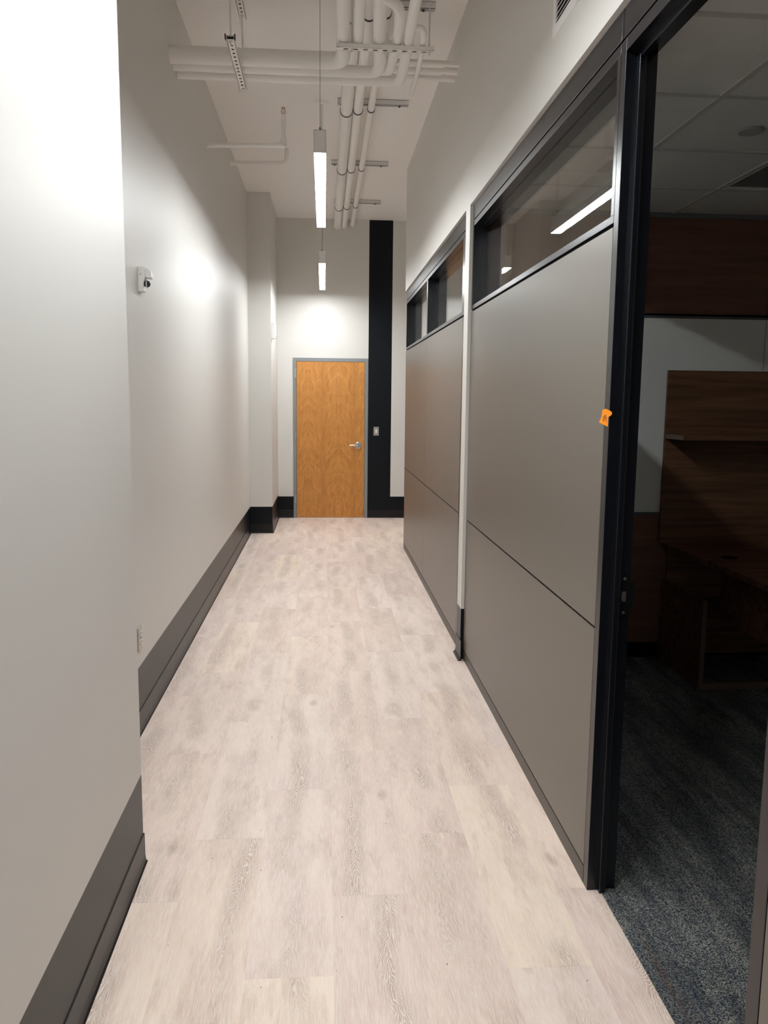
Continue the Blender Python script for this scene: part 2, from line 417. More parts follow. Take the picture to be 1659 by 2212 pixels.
# lever handle
hx, hz, hy = .462, .997, YD-.012
bm = bmesh.new(); cyl(bm, (hx, hy-.006, hz), .046, .012, 'Y', 32); cyl(bm, (hx, hy-.014, hz), .036, .008, 'Y', 32, r2=.046)
h = obj('handle_rose', bm, M_chrome, leaf, smooth=True)
bm = bmesh.new(); tube(bm, [(hx, hy-.012, hz), (hx, hy-.056, hz), (hx-.06, hy-.060, hz+.003), (hx-.118, hy-.052, hz-.001)], (.0135, .010), 14, .02)
obj('lever', bm, M_chrome, leaf, smooth=True)
for z in (1.955, 1.13, .26):
    bm = bmesh.new(); cyl(bm, (DX0-.003, YD-.021, z), .0075, .115, 'Z', 12)
    for q in (-.06, .06): cyl(bm, (DX0-.003, YD-.021, z+q), .0055, .012, 'Z', 10)
    box(bm, DX0-.022, DX0-.003, YD-.018, YD-.015, z-.055, z+.055)
    obj('hinge', bm, M_steel, d, smooth=True)
obj('strike_plate', B(DX1+.001, DX1+.008, YD-.018, YD+.0, .965, 1.04), M_brass, d)
obj('threshold', B(DX0, DX1, YD-.02, YD+.09, 0, .007), mat('threshold_metal', (.6, .58, .55, 1), .4), d)
# black paint nub at top of the stripe
# ------------------------------------------------------------------ partitions
def partition(name, y0, y1, joints, wins, label, fascia_joint=None, endposts=(True, True), p0=.028):
    t = thing(name, (XP, (y0+y1)/2, 0), label, 'partition')
    obj('core', B(XP+.008, XP+.090, y0+.003, y1-.003, 0, 2.128), M_dark, t)
    # end trims
    cuts = [y0] + joints + [y1]
    for i, (a, b) in enumerate(zip(cuts, cuts[1:])):
        a_ = a + (p0 if i == 0 and endposts[0] else .0015); b_ = b - (.028 if i == len(cuts)-2 and endposts[1] else .0015)
        obj('base_trim', B(XP, XP+.008, a_, b_, 0, .058), M_basetrim, t)
        obj('lower_panel', B(XP, XP+.008, a_, b_, .064, .8785, bev=.001), M_panel, t)
        obj('upper_panel', B(XP, XP+.008, a_, b_, .8870, 2.126, bev=.001), M_panel, t)
    if endposts[0]: obj('edge_trim', B(XP, XP+.094, y0, y0+p0-.004, 0, 2.128), M_frame, t)
    if endposts[1]: obj('edge_trim', B(XP, XP+.094, y1-.024, y1, 0, 2.128), M_frame, t)
    # rails
    obj('window_rail', B(XP, XP+.094, y0, y1, 2.138, 2.162, bev=.001), M_frame, t)
    obj('window_rail', B(XP, XP+.094, y0, y1, 2.612, 2.643, bev=.001), M_frame, t)
    obj('rail_core', B(XP+.008, XP+.09, y0+.003, y1-.003, 2.126, 2.138), M_dark, t)
    obj('rail_core', B(XP+.008, XP+.09, y0+.003, y1-.003, 2.643, 2.652), M_dark, t)
    fj = [y0] + (fascia_joint or joints) + [y1]
    for a, b in zip(fj, fj[1:]):
        obj('fascia', B(XP, XP+.094, a+.0012, b-.0012, 2.650, 2.735, bev=.001), M_frame, t)
    edges = [y0] + [v for w_ in wins for v in w_] + [y1]
    for a, b in zip(edges[::2], edges[1::2]):
        bm = bmesh.new(); box(bm, XP, XP+.094, a, b, 2.162, 2.612)
        obj('window_stile', bm, M_frame, t)
    for a, b in wins:
        # glazing bead half way in and pane at the office side
        bm = bmesh.new(); 
        for q in ((a, a+.004), (b-.004, b)): box(bm, XP+.046, XP+.094, q[0], q[1], 2.162, 2.612)
        box(bm, XP+.046, XP+.094, a, b, 2.162, 2.166); box(bm, XP+.046, XP+.094, a, b, 2.608, 2.612)
        obj('glazing_bead', bm, M_frame, t)
        obj('window_pane', B(XP+.080, XP+.086, a+.001, b-.001, 2.163, 2.611), M_glass, t)
    return t
partition('office_partition', Y1A, Y1B, [7.01], [(Y1A+.19, 6.978), (7.042, Y1B-.035)],
          'far taupe panelled office partition with two small high windows', p0=.15)
partition('office_partition', Y2A, Y2B, [], [(Y2A+.026, Y2B-.028)],
          'near taupe panelled office partition with one long high window beside the open doorway', endposts=(False, False))
partition('office_partition', -5.2, YOP-.048, [-.8], [(-.76, YOP-.09), (-5.0, -.84)],
          'taupe partition edge nearest the viewer at the lower right corner', endposts=(False, False))
# ------------------------------------------------------------------ open office doorway
d = sempty('door_2', (XP, Y2A, 0))
JY = 2.447
def jamb(ya, yb, inner):
    obj('door_post', B(XP, XP+.094, ya, yb, 0, 2.643, bev=.001), M_frame, d)
jamb(JY, Y2A-.0025, -1)
jamb(YOP-.046, YOP, 1)
obj('door_head', B(XP, XP+.094, YOP+.0005, JY-.0005, 2.606, 2.643), M_frame, d)
obj('fascia', B(XP, XP+.094, YOP-.045, 2.4755, 2.650, 2.735, bev=.001), M_frame, d)
obj('fascia', B(XP, XP+.094, 2.4785, 2.4885, 2.650, 2.735), M_frame, d)
obj('head_core', B(XP+.008, XP+.09, YOP-.045, Y2A-.003, 2.643, 2.650), M_dark, d)
for ya, yb in ((JY-.022, JY), (YOP, YOP+.022)):
    obj('door_stop', B(XP+.034, XP+.049, ya, yb, .0, 2.606, bev=.0015), M_frame, d)
    sg = ya if ya > 2 else yb
    obj('stop_seal', B(XP+.049, XP+.054, min(sg, sg+(.008 if ya > 2 else -.008)), max(sg, sg+(.008 if ya > 2 else -.008)), .0, 2.606), M_rubber, d)
obj('door_stop', B(XP+.034, XP+.049, YOP+.022, JY-.022, 2.584, 2.606), M_frame, d)
sp_ = obj('strike_plate', B(XP+.060, XP+.092, JY-.003, JY, .935, 1.065), M_dark, d)
obj('strike_lip', B(XP+.086, XP+.106, JY-.004, JY-.0005, .957, 1.043), M_dark, sp_)
for z in (.945, 1.054):
    bm = bmesh.new(); cyl(bm, (XP+.074, JY-.0035, z), .0048, .002, 'Y', 14); obj('screw', bm, M_steel, sp_)
bm = bmesh.new(); prism(bm, [(XP+.066, .985), (XP+.070, .981), (XP+.080, .981), (XP+.080, 1.013), (XP+.070, 1.013), (XP+.066, 1.009)], 'Y', JY-.0045, JY-.003)
obj('latch_opening', bm, M_steel, sp_)
# ------------------------------------------------------------------ office shell
bm = bmesh.new(); box(bm, XP+.094, XOE+.1, YOF, Y1A-.002, 0, 3.2)
wo = struct('wall_office_far', bm, M_dark)
for a, b in ((XP+.096, 2.668), (2.674, XOE)):
    obj('wall_panel', B(a, b, YOF-.012, YOF, 2.136, ZO-.012), M_redwood, wo)
    obj('wall_board', B(a, b, YOF-.012, YOF, .935, 2.108), M_board, wo)
    obj('wall_panel', B(a, b, YOF-.012, YOF, .106, .918), M_redwood, wo)
for z in (2.109, .919): obj('joint_strip', B(XP+.096, XOE, YOF-.014, YOF, z, z+.014), mat('strip', (.12, .12, .13, 1), .4), wo)
struct('wall_office_right', B(XOE, XOE+.1, -.7, Y1B, 0, 3.2), M_wallplain)
struct('wall_office_near', B(XP+.094, XOE, -.7, -.6, 0, 3.2), M_wallplain)
struct('wall_office_inner', B(XP+.094, XOE, YC-.06, YC-.052, 0, 2.75), M_wallplain)
struct('ceiling_office_far', B(XP+.094, XOE, Y1A, YC-.06, ZO, ZO+.05), M_tile)
co = struct('ceiling_office', B(XP+.094, XOE, -.6, YOF, ZO+.045, ZO+.07), M_dark)
GX = [XP+.095, 1.447, 2.05, 2.653, 3.256, 3.86]; GY = [-.6, 0.0, .61, 1.22, 1.83, 2.44, 3.05, 3.68, 4.31, YOF-.001]
for i in range(5):
    for j in range(9):
        if i == 2 and j == 7: continue
        bmt = bmesh.new(); a, b, c, e = GX[i]+.012, GX[i+1]-.012, GY[j]+.012, GY[j+1]-.012
        box(bmt, a, b, c, e, ZO+.004, ZO+.02)
        obj('ceiling_tile', bmt, M_tile, co)
for x in GX[1:]: obj('grid_bar', B(x-.012, x+.012, -.6, YOF, ZO-.001, ZO+.03), M_grid, co)
for y in GY[1:-1]: obj('grid_bar', B(XP+.095, XOE, y-.012, y+.012, ZO-.0005, ZO+.03), M_grid, co)
obj('edge_moulding', B(XP+.095, XOE, YOF-.024, YOF-.012, ZO-.022, ZO+.004), mat('moulding', (.16, .17, .18, 1), .5), co)
# unlit ceiling light in the grid
t = thing('ceiling_light', (2.35, 3.995, ZO), 'unlit grey flush light panel in the dark office ceiling', 'light')
obj('lens', B(2.062, 2.641, 3.692, 4.298, ZO+.012, ZO+.02), M_lensoff, t)
bm = bmesh.new()
box(bm, 2.062, 2.641, 3.692, 3.71, ZO+.002, ZO+.012); box(bm, 2.062, 2.641, 4.28, 4.298, ZO+.002, ZO+.012); box(bm, 2.062, 2.08, 3.71, 4.28, ZO+.002, ZO+.012); box(bm, 2.623, 2.641, 3.71, 4.28, ZO+.002, ZO+.012)
obj('trim', bm, M_house, t)
bm = bmesh.new(); cyl(bm, (1.74, 3.39, ZO-.004), .050, .008, 'Z', 32); cyl(bm, (1.74, 3.39, ZO+.001), .044, .006, 'Z', 32)
o = obj('sprinkler_cover', bm, mat('cover_grey', (.45, .45, .46, 1), .4), smooth=True, org=(1.74, 3.39, ZO)); tag(o, 'round grey sprinkler cover plate on the office ceiling', 'cover')
# ------------------------------------------------------------------ desk with hutch in the dark office
t = thing('desk', (2.6, 4.5, 0), 'dark walnut office desk with open shelf base seen through the doorway', 'desk')
XD = 2.10
obj('worktop', B(XD, 3.9, 4.26, 4.845, .715, .745, bev=.002), M_walnut, t)
obj('worktop', B(XD+.012, 2.75, 2.95, 4.26, .715, .745, bev=.002), M_walnut, t)
obj('side_panel', B(XD+.0, XD+.025, 4.27, 4.84, .0, .52), M_walnut, t)
obj('shelf', B(XD+.025, 3.9, 4.29, 4.84, .385, .405), M_walnut, t)
obj('plinth', B(XD+.025, 3.9, 4.275, 4.30, .0, .04), M_edge, t)
obj('edge_strip', B(XD+.0, XD+.025, 4.266, 4.27, .0, .52), M_edge, t)
obj('back_panel', B(XD+.025, 3.9, 4.825, 4.84, .04, .715), M_walnut, t)
obj('modesty_panel', B(XD+.11, XD+.128, 2.97, 4.30, .41, .715), M_walnut, t)
obj('side_panel', B(XD+.128, 2.72, 2.97, 2.99, .0, .715), M_walnut, t)
bm = bmesh.new(); cyl(bm, (2.275, 4.35, .7465), .045, .003, 'Z', 28); obj('grommet', bm, M_dark, t)
t = thing('hutch', (2.9, 4.83, .745), 'tall walnut hutch board with one shelf standing on the desk', 'hutch')
obj('back_board', B(2.068, 3.9, 4.828, 4.850, .746, 1.80, bev=.001), M_walnut, t)
s_ = obj('shelf', B(2.075, 3.9, 4.585, 4.828, 1.392, 1.418), M_walnut, t)
obj('edge_strip', B(2.070, 2.075, 4.583, 4.828, 1.392, 1.418), M_edge, s_)
obj('edge_strip', B(2.073, 3.9, 4.581, 4.585, 1.392, 1.418), M_walnut, s_)

# ================================================================== PENDANT LIGHTS
def pendant(y0, y1, z, label, canopy_y, x=-.024):
    t = thing('pendant_light', (x, (y0+y1)/2, z), label, 'light', 'linear pendant lights down the corridor')
    bm = bmesh.new(); w2 = .035
    # open channel housing
    box(bm, x-w2, x-w2+.002, y0, y1, z, z+.125); box(bm, x+w2-.002, x+w2, y0, y1, z, z+.125)
    box(bm, x-w2, x+w2, y0, y1, z+.123, z+.125); box(bm, x-w2, x+w2, y0, y0+.002, z, z+.125); box(bm, x-w2, x+w2, y1-.002, y1, z, z+.125)
    obj('housing', bm, M_house, t)
    obj('diffuser', B(x-w2+.0022, x+w2-.0022, y0+.0022, y1-.0022, z-.001, z+.006), M_lamp, t)
    for y in (y0+.02, y1-.02):
        bm = bmesh.new(); tube(bm, [(x, y, z+.13), (x, y, ZC-.001)], .0013, 8); obj('suspension_cable', bm, M_cable, t)
        bm = bmesh.new(); cyl(bm, (x, y, z+.135), .006, .022, 'Z', 12, r2=.0035); obj('cable_gripper', bm, M_cable, t)
        if y < canopy_y-.05 or y > canopy_y+.05:
            bm = bmesh.new(); cyl(bm, (x, y, ZC-.004), .009, .008, 'Z', 14); obj('cable_anchor', bm, M_house, t)
    bm = bmesh.new(); cyl(bm, (x, canopy_y, ZC-.0045), .060, .005, 'Z', 40, r2=.068); cyl(bm, (x, canopy_y, ZC-.010), .045, .006, 'Z', 40, r2=.06)
    obj('canopy', bm, M_ceil, t, smooth=True)
    bm = bmesh.new(); tube(bm, [(x+.012, canopy_y, ZC-.01), (x+.006, canopy_y, (z+ZC)/2+.1), (x+.010, canopy_y, z+.25), (x+.004, canopy_y, z+.125)], .0038, 10, .15)
    obj('power_cord', bm, M_cord, t, smooth=True)
    return t
pendant(4.90, 6.925, 3.0, 'nearer of the two glowing linear pendant lights, hung in front of the pipes', 6.905)
pendant(8.70, 10.72, 3.0, 'farther and smaller glowing pendant light hung just before the end wall', 8.72, x=-.022)
pendant(1.08, 3.05, 3.0, 'linear pendant light above the viewer, out of the picture at the top', 1.1)
pendant(-2.35, -.38, 3.0, 'linear pendant light behind the viewer, out of the picture', -.40)

# ================================================================== PIPES
def pipe(label, pts, r, rad=.07, clamps=(), seams=(), name='pipe', m=None, group=None, seg=22):
    org = pts[0]
    t = thing(name, org, label, 'pipe', group)
    bm = bmesh.new(); tube(bm, pts, r, seg, rad); obj('pipe_run', bm, m or M_pipe, t, smooth=True)
    for c_, ax, rr in clamps:
        bm = bmesh.new(); ring(bm, c_, rr, ax, .009, .0035); obj('clamp', bm, M_clamp, t, smooth=True)
    for c_, ax, rr in seams:
        bm = bmesh.new(); ring(bm, c_, rr, ax, .03, .0015); obj('joint_collar', bm, M_pipe, t, smooth=True)
    return t
def ring(bm, c, r, ax, wdt, th):
    seg = 28; C = Vector(c)
    A = {'X': (Vector((1, 0, 0)), Vector((0, 1, 0)), Vector((0, 0, 1))), 'Y': (Vector((0, 1, 0)), Vector((1, 0, 0)), Vector((0, 0, 1))), 'Z': (Vector((0, 0, 1)), Vector((1, 0, 0)), Vector((0, 1, 0)))}[ax]
    rs = []
    for u, q in ((-wdt, 0), (-wdt, th), (wdt, th), (wdt, 0)):
        rs.append([bm.verts.new(C+A[0]*u+(A[1]*math.cos(2*math.pi*k/seg)+A[2]*math.sin(2*math.pi*k/seg))*(r+q)) for k in range(seg)])
    for a, b in zip(rs, rs[1:]+rs[:1]):
        for k in range(seg): bm.faces.new((a[k], a[(k+1) % seg], b[(k+1) % seg], b[k]))
RAILY = [5.19, 6.80, 8.47, 10.04]
def ceiling_run(x, r, z, label, near=3.0):
    t = pipe(label, [(x, near, z), (x, YD-.002, z)], r, clamps=[((x, y, z), 'Y', r) for y in RAILY], group='three pipes along the corridor ceiling')
    bm = bmesh.new(); ring(bm, (x, YD-.014, z), r*.98, 'Y', .013, .010); obj('wall_collar', bm, M_pipe, t, smooth=True)
    return t
ceiling_run(.175, .047, 3.866, 'thickest and leftmost white ceiling pipe of the three running to the end wall')
ceiling_run(.266, .037, 3.876, 'middle white ceiling pipe of the three running to the end wall')
ceiling_run(.370, .0275, 3.886, 'thinnest and rightmost white ceiling pipe of the three running to the end wall')
def strut_u(bm, ax, a, b, c, z0, wdt=.041, h=.041, holes=True, pitch=.0508, hl=.028, hw=.014, flip=False):
    """U channel along ax from a to b centred on c, slotted face downwards at z0"""
    def V(s, u, z): return bm.verts.new((c+u, s, z) if ax == 'Y' else (s, c+u, z))
    def bx(s0, s1, u0, u1, q0, q1):
        if ax == 'Y': box(bm, c+u0, c+u1, s0, s1, q0, q1)
        else: box(bm, s0, s1, c+u0, c+u1, q0, q1)
    w2 = wdt/2
    bx(a, b, -w2, -w2+.0025, z0, z0+h); bx(a, b, w2-.0025, w2, z0, z0+h)
    bx(a, b, -w2+.0025, -w2+.009, z0+h-.0025, z0+h); bx(a, b, w2-.009, w2-.0025, z0+h-.0025, z0+h)
    if not holes:
        bx(a, b, -w2, w2, z0, z0+.0025); return
    n = max(1, int((b-a)/pitch)); off = (b-a-n*pitch)/2
    if off > 1e-4:
        bx(a, a+off, -w2, w2, z0, z0+.0015); bx(b-off, b, -w2, w2, z0, z0+.0015)
    for i in range(n):
        s0 = a+off+i*pitch; sm = s0+pitch/2; K = 16; ring_h = []; ring_o = []
        for k in range(K):
            th = 2*math.pi*(k+.5)/K; cx_, sx_ = math.cos(th), math.sin(th)
            rr = hw/2; ext = hl/2-rr
            ring_h.append((sm+rr*cx_+(ext if cx_ > 0 else -ext), rr*sx_))
            f = min(pitch/2/abs(cx_), w2/abs(sx_)); ring_o.append([sm+cx_*f, sx_*f])
        # snap four corners
        for sx1 in (-1, 1):
            for sy1 in (-1, 1):
                tgt = (sm+sx1*pitch/2, sy1*w2); j = min(range(K), key=lambda q: (ring_o[q][0]-tgt[0])**2+(ring_o[q][1]-tgt[1])**2); ring_o[j] = list(tgt)
        for zz in (z0, z0+.0015):
            Hv = [V(p[0], p[1], zz) for p in ring_h]; Ov = [V(p[0], p[1], zz) for p in ring_o]
            for k in range(K): bm.faces.new((Hv[k], Hv[(k+1) % K], Ov[(k+1) % K], Ov[k]))
# shallow ceiling rails that carry the three pipes
for i, (y, xa, xb) in enumerate(((RAILY[0], .10, .66), (RAILY[1], .104, .665), (RAILY[2], .072, .634), (RAILY[3], .113, .668))):
    t = thing('strut_rail', ((xa+xb)/2, y, ZC), ['grey strut rail on the ceiling behind the slotted trapeze, nearest of four', 'grey strut rail on the ceiling just beyond the crossing pipes',
        'grey strut rail on the ceiling above the middle of the nearer pendant light', 'grey strut rail on the ceiling nearest the end wall'][i], 'rail', 'ceiling rails under the three pipes')
    bm = bmesh.new(); box(bm, xa, xb, y-.021, y-.0185, ZC-.041, ZC); box(bm, xa, xb, y+.0185, y+.021, ZC-.041, ZC)
    box(bm, xa, xb, y-.021, y-.011, ZC-.041, ZC-.038); box(bm, xa, xb, y+.011, y+.021, ZC-.041, ZC-.038); box(bm, xa, xb, y-.021, y+.021, ZC-.003, ZC)
    obj('channel', bm, M_strut, t)
    for x in (xa+.03, xb-.07):
        bm = bmesh.new(); cyl(bm, (x, y, ZC-.044), .008, .01, 'Z', 6); obj('bolt', bm, M_clamp, t)
# lengthwise pipes that come towards the viewer over the trapeze, each turning into a crossing pipe
YT, ZT = 4.50, 3.423
def SB(r): return ZT + r
pipe('fat white pipe over the left end of the trapeze, bending into the thickest crossing pipe',
     [(.062, 3.2, SB(.034)+.01), (.099, YT, SB(.036)), (.105, 4.80, 3.50), (.100, 5.07, 3.563), (XL+.001, 5.072, 3.563)], (.034, .048), .10,
     seams=[((-.86, 5.072, 3.563), 'X', .048)], name='elbow_pipe')
pipe('white pipe second from the left on the trapeze, ending in a short upturned elbow',
     [(.150, 3.2, SB(.028)), (.176, YT, SB(.027)), (.1765, 4.61, SB(.027)), (.178, 4.615, 3.835)], .0262, .06, name='elbow_pipe')
pipe('wrinkled white pipe third from the left on the trapeze, bending into the middle crossing pipe',
     [(.215, 3.2, SB(.034)), (.256, 3.95, SB(.034)), (.284, YT, SB(.034)), (.315, 4.90, 3.50), (.320, 5.19, 3.553), (XL+.001, 5.19, 3.553)], .034, .09,
     seams=[((.165, 5.19, 3.553), 'X', .034), ((-.50, 5.19, 3.553), 'X', .034), ((-.62, 5.19, 3.553), 'X', .034), ((-.86, 5.19, 3.553), 'X', .034)], name='elbow_pipe')
pipe('white branch pipe fourth on the trapeze, forking off its left neighbour',
     [(.270, 4.03, SB(.028)), (.352, 4.12, SB(.028)), (.373, 4.30, SB(.028)), (.377, YT, SB(.028)), (.385, 5.00, 3.52), (.392, 5.27, 3.592), (.20, 5.275, 3.592)], .0265, .07, name='elbow_pipe')
pipe('white pipe fifth on the trapeze, bending into the lowest crossing pipe',
     [(.38, 3.2, SB(.028)), (.425, 3.95, SB(.028)), (.435, YT, SB(.025)), (.455, 5.00, 3.49), (.462, 5.312, 3.548), (XL+.001, 5.312, 3.548)], (.027, .0305), .09,
     name='elbow_pipe')
pipe('thin white pipe at the right end of the trapeze, rising behind it to the ceiling',
     [(.436, 4.34, SB(.022)), (.485, 4.32, SB(.022)), (.507, 4.40, SB(.022)), (.511, YT, SB(.018)), (.5675, 5.22, 3.585), (.67, 6.645, ZC)], .0155, .05, name='elbow_pipe')
for (x_, y_, z_, lab) in ((.405, 5.43, 3.712, 'topmost of three thin pipes entering the right wall under the ceiling'),
                          (.425, 5.51, 3.696, 'middle of three thin pipes entering the right wall under the ceiling'),
                          (.445, 5.60, 3.684, 'lowest of three thin pipes entering the right wall under the ceiling')):
    pipe(lab, [(x_-.03, y_, 3.90), (x_-.03, y_, z_), (XW+.001, y_, z_)], .0175, .05, name='branch_pipe',
         seams=[((XW-.02, y_, z_), 'X', .0175)], group='thin pipes into the right wall')
# trapeze under the lengthwise pipes
t = thing('trapeze_hanger', (.31, YT, 3.39), 'slotted white strut trapeze under the bundle of lengthwise pipes', 'hanger')
bm = bmesh.new(); strut_u(bm, 'X', .062, .568, YT, ZT-.0215, h=.021); obj('channel', bm, M_pipe2, t)
obj('slot_shade', B(.064, .566, YT-.017, YT+.017, ZT-.010, ZT-.006), M_clamp, t)  # dark strip standing in for the shade inside the channel, behind the slots
for x, top in ((.1425, ZC), (.545, ZC)):
    bm = bmesh.new(); tube(bm, [(x, YT, ZT-.036), (x, YT, top)], .0048, 10); obj('threaded_rod', bm, M_strut, t, smooth=True)
    bm = bmesh.new(); cyl(bm, (x, YT, ZT-.0265), .010, .007, 'Z', 6); obj('nut', bm, M_pipe2, t)
# trapeze under the crossing pipes
t = thing('trapeze_hanger', (-.5, 5.03, 3.47), 'slotted white strut hanger under the left end of the crossing pipes', 'hanger')
bm = bmesh.new(); strut_u(bm, 'Y', 4.66, 5.375, -.497, 3.490, h=.021, hl=.020, hw=.014); obj('channel', bm, M_pipe2, t)
obj('slot_shade', B(-.514, -.480, 4.665, 5.37, 3.499, 3.503), M_clamp, t)  # shade seen through the slots, put in as a dark strip
for y in (4.69, 5.36):
    bm = bmesh.new(); tube(bm, [(-.497, y, 3.474), (-.497, y, ZC-.041)], .0052, 10); obj('threaded_rod', bm, M_pipe2, t, smooth=True)
    for zn in (3.4855, 3.516):
        bm = bmesh.new(); cyl(bm, (-.497, y, zn), .0125, .008, 'Z', 6); obj('nut', bm, M_pipe2, t)
for xa in (-.525, -.4745): obj('end_bracket', B(xa, xa+.0055, 4.650, 4.672, 3.488, 3.514), M_clamp, t)
t = thing('ceiling_channel', (-.497, 4.8, ZC), 'slotted white strut channel fixed to the ceiling at upper left', 'rail')
bm = bmesh.new(); strut_u(bm, 'Y', 3.9, 5.42, -.497, ZC-.041, hl=.020, hw=.014); obj('channel', bm, M_pipe2, t)
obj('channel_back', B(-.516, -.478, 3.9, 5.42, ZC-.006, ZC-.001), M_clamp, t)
bm = bmesh.new(); cyl(bm, (-.497, 5.36, ZC-.047), .013, .012, 'Z', 6); obj('nut', bm, M_pipe2, t)

# ------------------------------------------------------------------ sprinkler pipes
t = thing('sprinkler', (-.31, 6.58, 3.51), 'white sprinkler pipe from the left wall with an upright brass head', 'sprinkler')
bm = bmesh.new(); tube(bm, [(XL+.001, 6.575, 3.508), (-.335, 6.58, 3.525)], .0175, 20); obj('branch_line', bm, M_pipe2, t, smooth=True)
bm = bmesh.new(); cyl(bm, (-.345, 6.58, 3.525), .0235, .045, 'X', 20); cyl(bm, (-.31, 6.58, 3.553), .0235, .035, 'Z', 20); bmesh.ops.create_uvsphere(bm, u_segments=20, v_segments=12, radius=.0235, matrix=Matrix.Translation((-.31, 6.58, 3.525)))
cyl(bm, (-.328, 6.58, 3.525), .0225, .03, 'X', 20)
obj('elbow', bm, M_pipe2, t, smooth=True)
bm = bmesh.new(); tube(bm, [(-.31, 6.58, 3.545), (-.31, 6.58, 3.70)], .0165, 20); obj('riser', bm, M_pipe2, t, smooth=True)
bm = bmesh.new(); cyl(bm, (-.31, 6.58, 3.705), .021, .03, 'Z', 20); cyl(bm, (-.31, 6.58, 3.735), .020, .03, 'Z', 20, r2=.013); obj('reducer', bm, M_pipe2, t, smooth=True)
bm = bmesh.new(); cyl(bm, (-.31, 6.58, 3.751), .0085, .008, 'Z', 12)
for s in (-1, 1): tube(bm, [(-.31+s*.008, 6.58, 3.752), (-.31+s*.016, 6.58, 3.765), (-.31+s*.014, 6.58, 3.782), (-.31+s*.003, 6.58, 3.792)], .0025, 8, .008)
cyl(bm, (-.31, 6.58, 3.796), .0155, .003, 'Z', 16); cyl(bm, (-.31, 6.58, 3.766), .0022, .03, 'Z', 8)
obj('sprinkler_head', bm, M_brass, t, smooth=True)
bm = bmesh.new(); cyl(bm, (XL+.0025, 6.575, 3.508), .027, .004, 'X', 24); obj('escutcheon', bm, M_pipe2, t, smooth=True)
t = pipe('white pipe from the left wall that elbows up into the ceiling, beyond the sprinkler', [(XL+.001, 8.13, 3.805), (-.36, 8.13, 3.822), (-.352, 8.13, ZC)], .019, .05, name='elbow_pipe', m=M_pipe2)
bm = bmesh.new(); cyl(bm, (XL+.0025, 8.13, 3.805), .029, .004, 'X', 24); obj('escutcheon', bm, M_pipe2, t, smooth=True)

# ------------------------------------------------------------------ small wall things
# vent grille on the right wall
t = thing('air_vent', (XW, 2.87, 2.93), 'white louvred air return grille high on the right wall', 'vent')
V0, V1, VZ0, VZ1 = 2.56, 3.17, 2.932, 3.24; fr_ = .036; XV = XW-.008
bm = bmesh.new()
for a in ((V0, V1, VZ0, VZ0+fr_), (V0, V1, VZ1-fr_, VZ1), (V0, V0+fr_, VZ0+fr_, VZ1-fr_), (V1-fr_, V1, VZ0+fr_, VZ1-fr_)):
    box(bm, XV, XW, *a)
obj('frame', bm, M_house, t)
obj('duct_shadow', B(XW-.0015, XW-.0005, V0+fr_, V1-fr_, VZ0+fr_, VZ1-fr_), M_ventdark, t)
z = VZ0+fr_+.010
while z < VZ1-fr_:
    bm = bmesh.new(); prism(bm, [(XV-.0005, z), (XV+.001, z-.001), (XW-.001, z+.009), (XW-.002, z+.011)], 'Y', V0+fr_, V1-fr_); obj('slat', bm, M_house, t); z += .0185
for y in (V1-.018, V0+.018):
    bm = bmesh.new(); cyl(bm, (XV-.001, y, VZ0+.055), .004, .003, 'X', 12); obj('screw', bm, M_white, t)
# light switch
t = thing('light_switch', (.706, YD, 1.19), 'steel-plated white rocker light switch on the black stripe', 'switch')
obj('cover_plate', B(.670, .742, YD-.006, YD-.0005, 1.132, 1.248, bev=.002), M_steel, t)
obj('bezel', B(.689, .723, YD-.008, YD-.006, 1.155, 1.225), M_dark, t)
obj('rocker', B(.691, .721, YD-.011, YD-.008, 1.160, 1.220, bev=.001), M_white, t)
for z in (1.145, 1.236):
    bm = bmesh.new(); cyl(bm, (.706, YD-.007, z), .003, .002, 'Y', 10); obj('screw', bm, M_white, t)
# outlet on the left wall, half hidden
t = thing('power_outlet', (XL, 3.88, .46), 'duplex power outlet with white sockets half hidden by the near wall', 'outlet')
obj('cover_plate', B(XL+.0005, XL+.006, 3.825, 3.90, .402, .516, bev=.0015), M_outletplate, t)
for z in (.4385, .4795):
    bm = bmesh.new(); cyl(bm, (XL+.007, 3.874, z), .0165, .004, 'X', 24); s_ = obj('socket', bm, M_white, t, smooth=True)
    bm = bmesh.new(); box(bm, XL+.009, XL+.0095, 3.867, 3.869, z-.002, z+.007); box(bm, XL+.009, XL+.0095, 3.879, 3.881, z-.002, z+.006); obj('slots', bm, M_dark, s_)
bm = bmesh.new(); cyl(bm, (XL+.0065, 3.874, .459), .0028, .002, 'X', 10); obj('screw', bm, M_dark, t)
# motion sensor / lamp head on the left wall
t = thing('wall_sensor', (XL, 4.09, 2.16), 'small white wall sensor with round dark lens high on the left wall', 'sensor')
SY = 4.065
bm = bmesh.new(); prism(bm, [(XL+.0005, 2.105), (XL+.024, 2.108), (XL+.024, 2.150), (XL+.030, 2.162), (XL+.036, 2.205), (XL+.028, 2.222), (XL+.0005, 2.222)], 'Y', SY, SY+.062)
bmesh.ops.bevel(bm, geom=list(bm.edges), offset=.002, segments=2, affect='EDGES'); obj('housing', bm, M_white, t)
bm = bmesh.new(); prism(bm, [(XL+.026, 2.222), (XL+.046, 2.214), (XL+.058, 2.200), (XL+.060, 2.172), (XL+.044, 2.168), (XL+.030, 2.175)], 'Y', SY+.012, SY+.062)
bmesh.ops.bevel(bm, geom=list(bm.edges), offset=.003, segments=2, affect='EDGES'); obj('hood', bm, M_white, t)
bm = bmesh.new(); bmesh.ops.create_uvsphere(bm, u_segments=20, v_segments=14, radius=.0165, matrix=Matrix.Translation((XL+.036, SY+.030, 2.145))); obj('lens', bm, M_clamp, t, smooth=True)
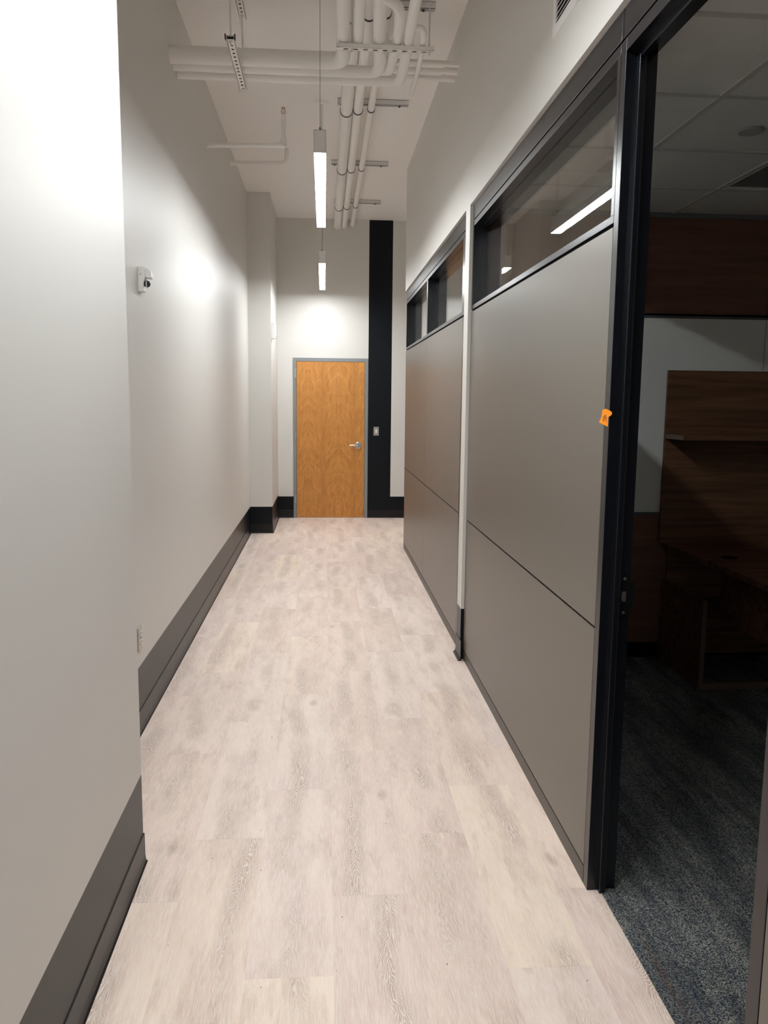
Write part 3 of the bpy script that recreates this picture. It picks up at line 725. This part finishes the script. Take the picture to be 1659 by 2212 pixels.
bm = bmesh.new(); ring(bm, (XL+.036, SY+.030, 2.145), .0165, 'X', .0025, .003); obj('lens_ring', bm, M_chrome, t, smooth=True)
bm = bmesh.new(); cyl(bm, (XL+.012, SY-.0005, 2.186), .0022, .001, 'Y', 10); obj('pin_hole', bm, M_dark, t)
# strobe box on the column side
t = thing('wall_strobe', (XC, 9.95, 2.4), 'white rectangular alarm box on the side of the left column', 'alarm')
obj('housing', B(XC+.0005, XC+.044, 9.87, 9.97, 2.315, 2.500, bev=.004), M_white, t)
obj('lens', B(XC+.044, XC+.054, 9.89, 9.95, 2.34, 2.475, bev=.004), M_white, t)
# orange sticker on the post
t = thing('orange_tag', (XP, 2.46, 1.53), 'torn orange paper tag reading 04 on the dark door post', 'tag')
def tagp(u, z, off=0.0):
    """millimetres across and up on the slanted plane of the paper, which rests on the post's outer corner"""
    return Vector((XP-.004, 2.450, 1.55)) + Vector((.6, -.8, 0))*(u/1000) + Vector((0, 0, z/1000)) + Vector((-.8, -.6, 0))*off
out_ = [(-19.2, 29.3), (-15.2, 30.8), (-7.9, 33.4), (2.2, 29.6), (12.3, 24.9), (14.1, 22.1), (14.8, 17.3), (11.3, 13.0), (3.0, 8.6), (2.7, 5.1), (2.2, -21.4), (-14.3, -15.1), (-29.7, -8.7), (-28.2, -5.5), (-21.4, 8.8), (-20.4, 20.1)]
bm = bmesh.new(); A = [bm.verts.new(tagp(*p)) for p in out_]; Bv = [bm.verts.new(tagp(*p, off=-.0006)) for p in out_]
bm.faces.new(A); bm.faces.new(list(reversed(Bv)))
for i in range(len(A)): bm.faces.new((A[i], A[(i+1) % len(A)], Bv[(i+1) % len(A)], Bv[i]))
obj('paper', bm, M_tag, t)
def stroke(pts, wd, name):
    bm = bmesh.new()
    for a, b in zip(pts, pts[1:]):
        d_ = Vector((b[0]-a[0], b[1]-a[1])); n_ = Vector((-d_.y, d_.x)).normalized()*wd; e_ = d_.normalized()*wd*.6
        q = [(a[0]-e_.x+n_.x, a[1]-e_.y+n_.y), (b[0]+e_.x+n_.x, b[1]+e_.y+n_.y), (b[0]+e_.x-n_.x, b[1]+e_.y-n_.y), (a[0]-e_.x-n_.x, a[1]-e_.y-n_.y)]
        bm.faces.new([bm.verts.new(tagp(*p, off=.0004)) for p in q])
    obj(name, bm, M_ink, t)
stroke([(-10.5, 11.6), (-13.7, 9.7), (-15.7, 4.7), (-15.3, -1.0), (-12.7, -4.9), (-10.7, -1.6), (-9.4, 4.1), (-9.4, 9.8), (-10.5, 11.6)], 0.75, 'digit_zero')
stroke([(-8.3, 14.4), (-9.2, 9.1), (-8.4, 4.0), (-4.9, 3.2)], 0.75, 'digit_four'); stroke([(-4.5, 14.5), (-4.4, 3.5), (-4.5, -7.1)], 0.75, 'digit_four')
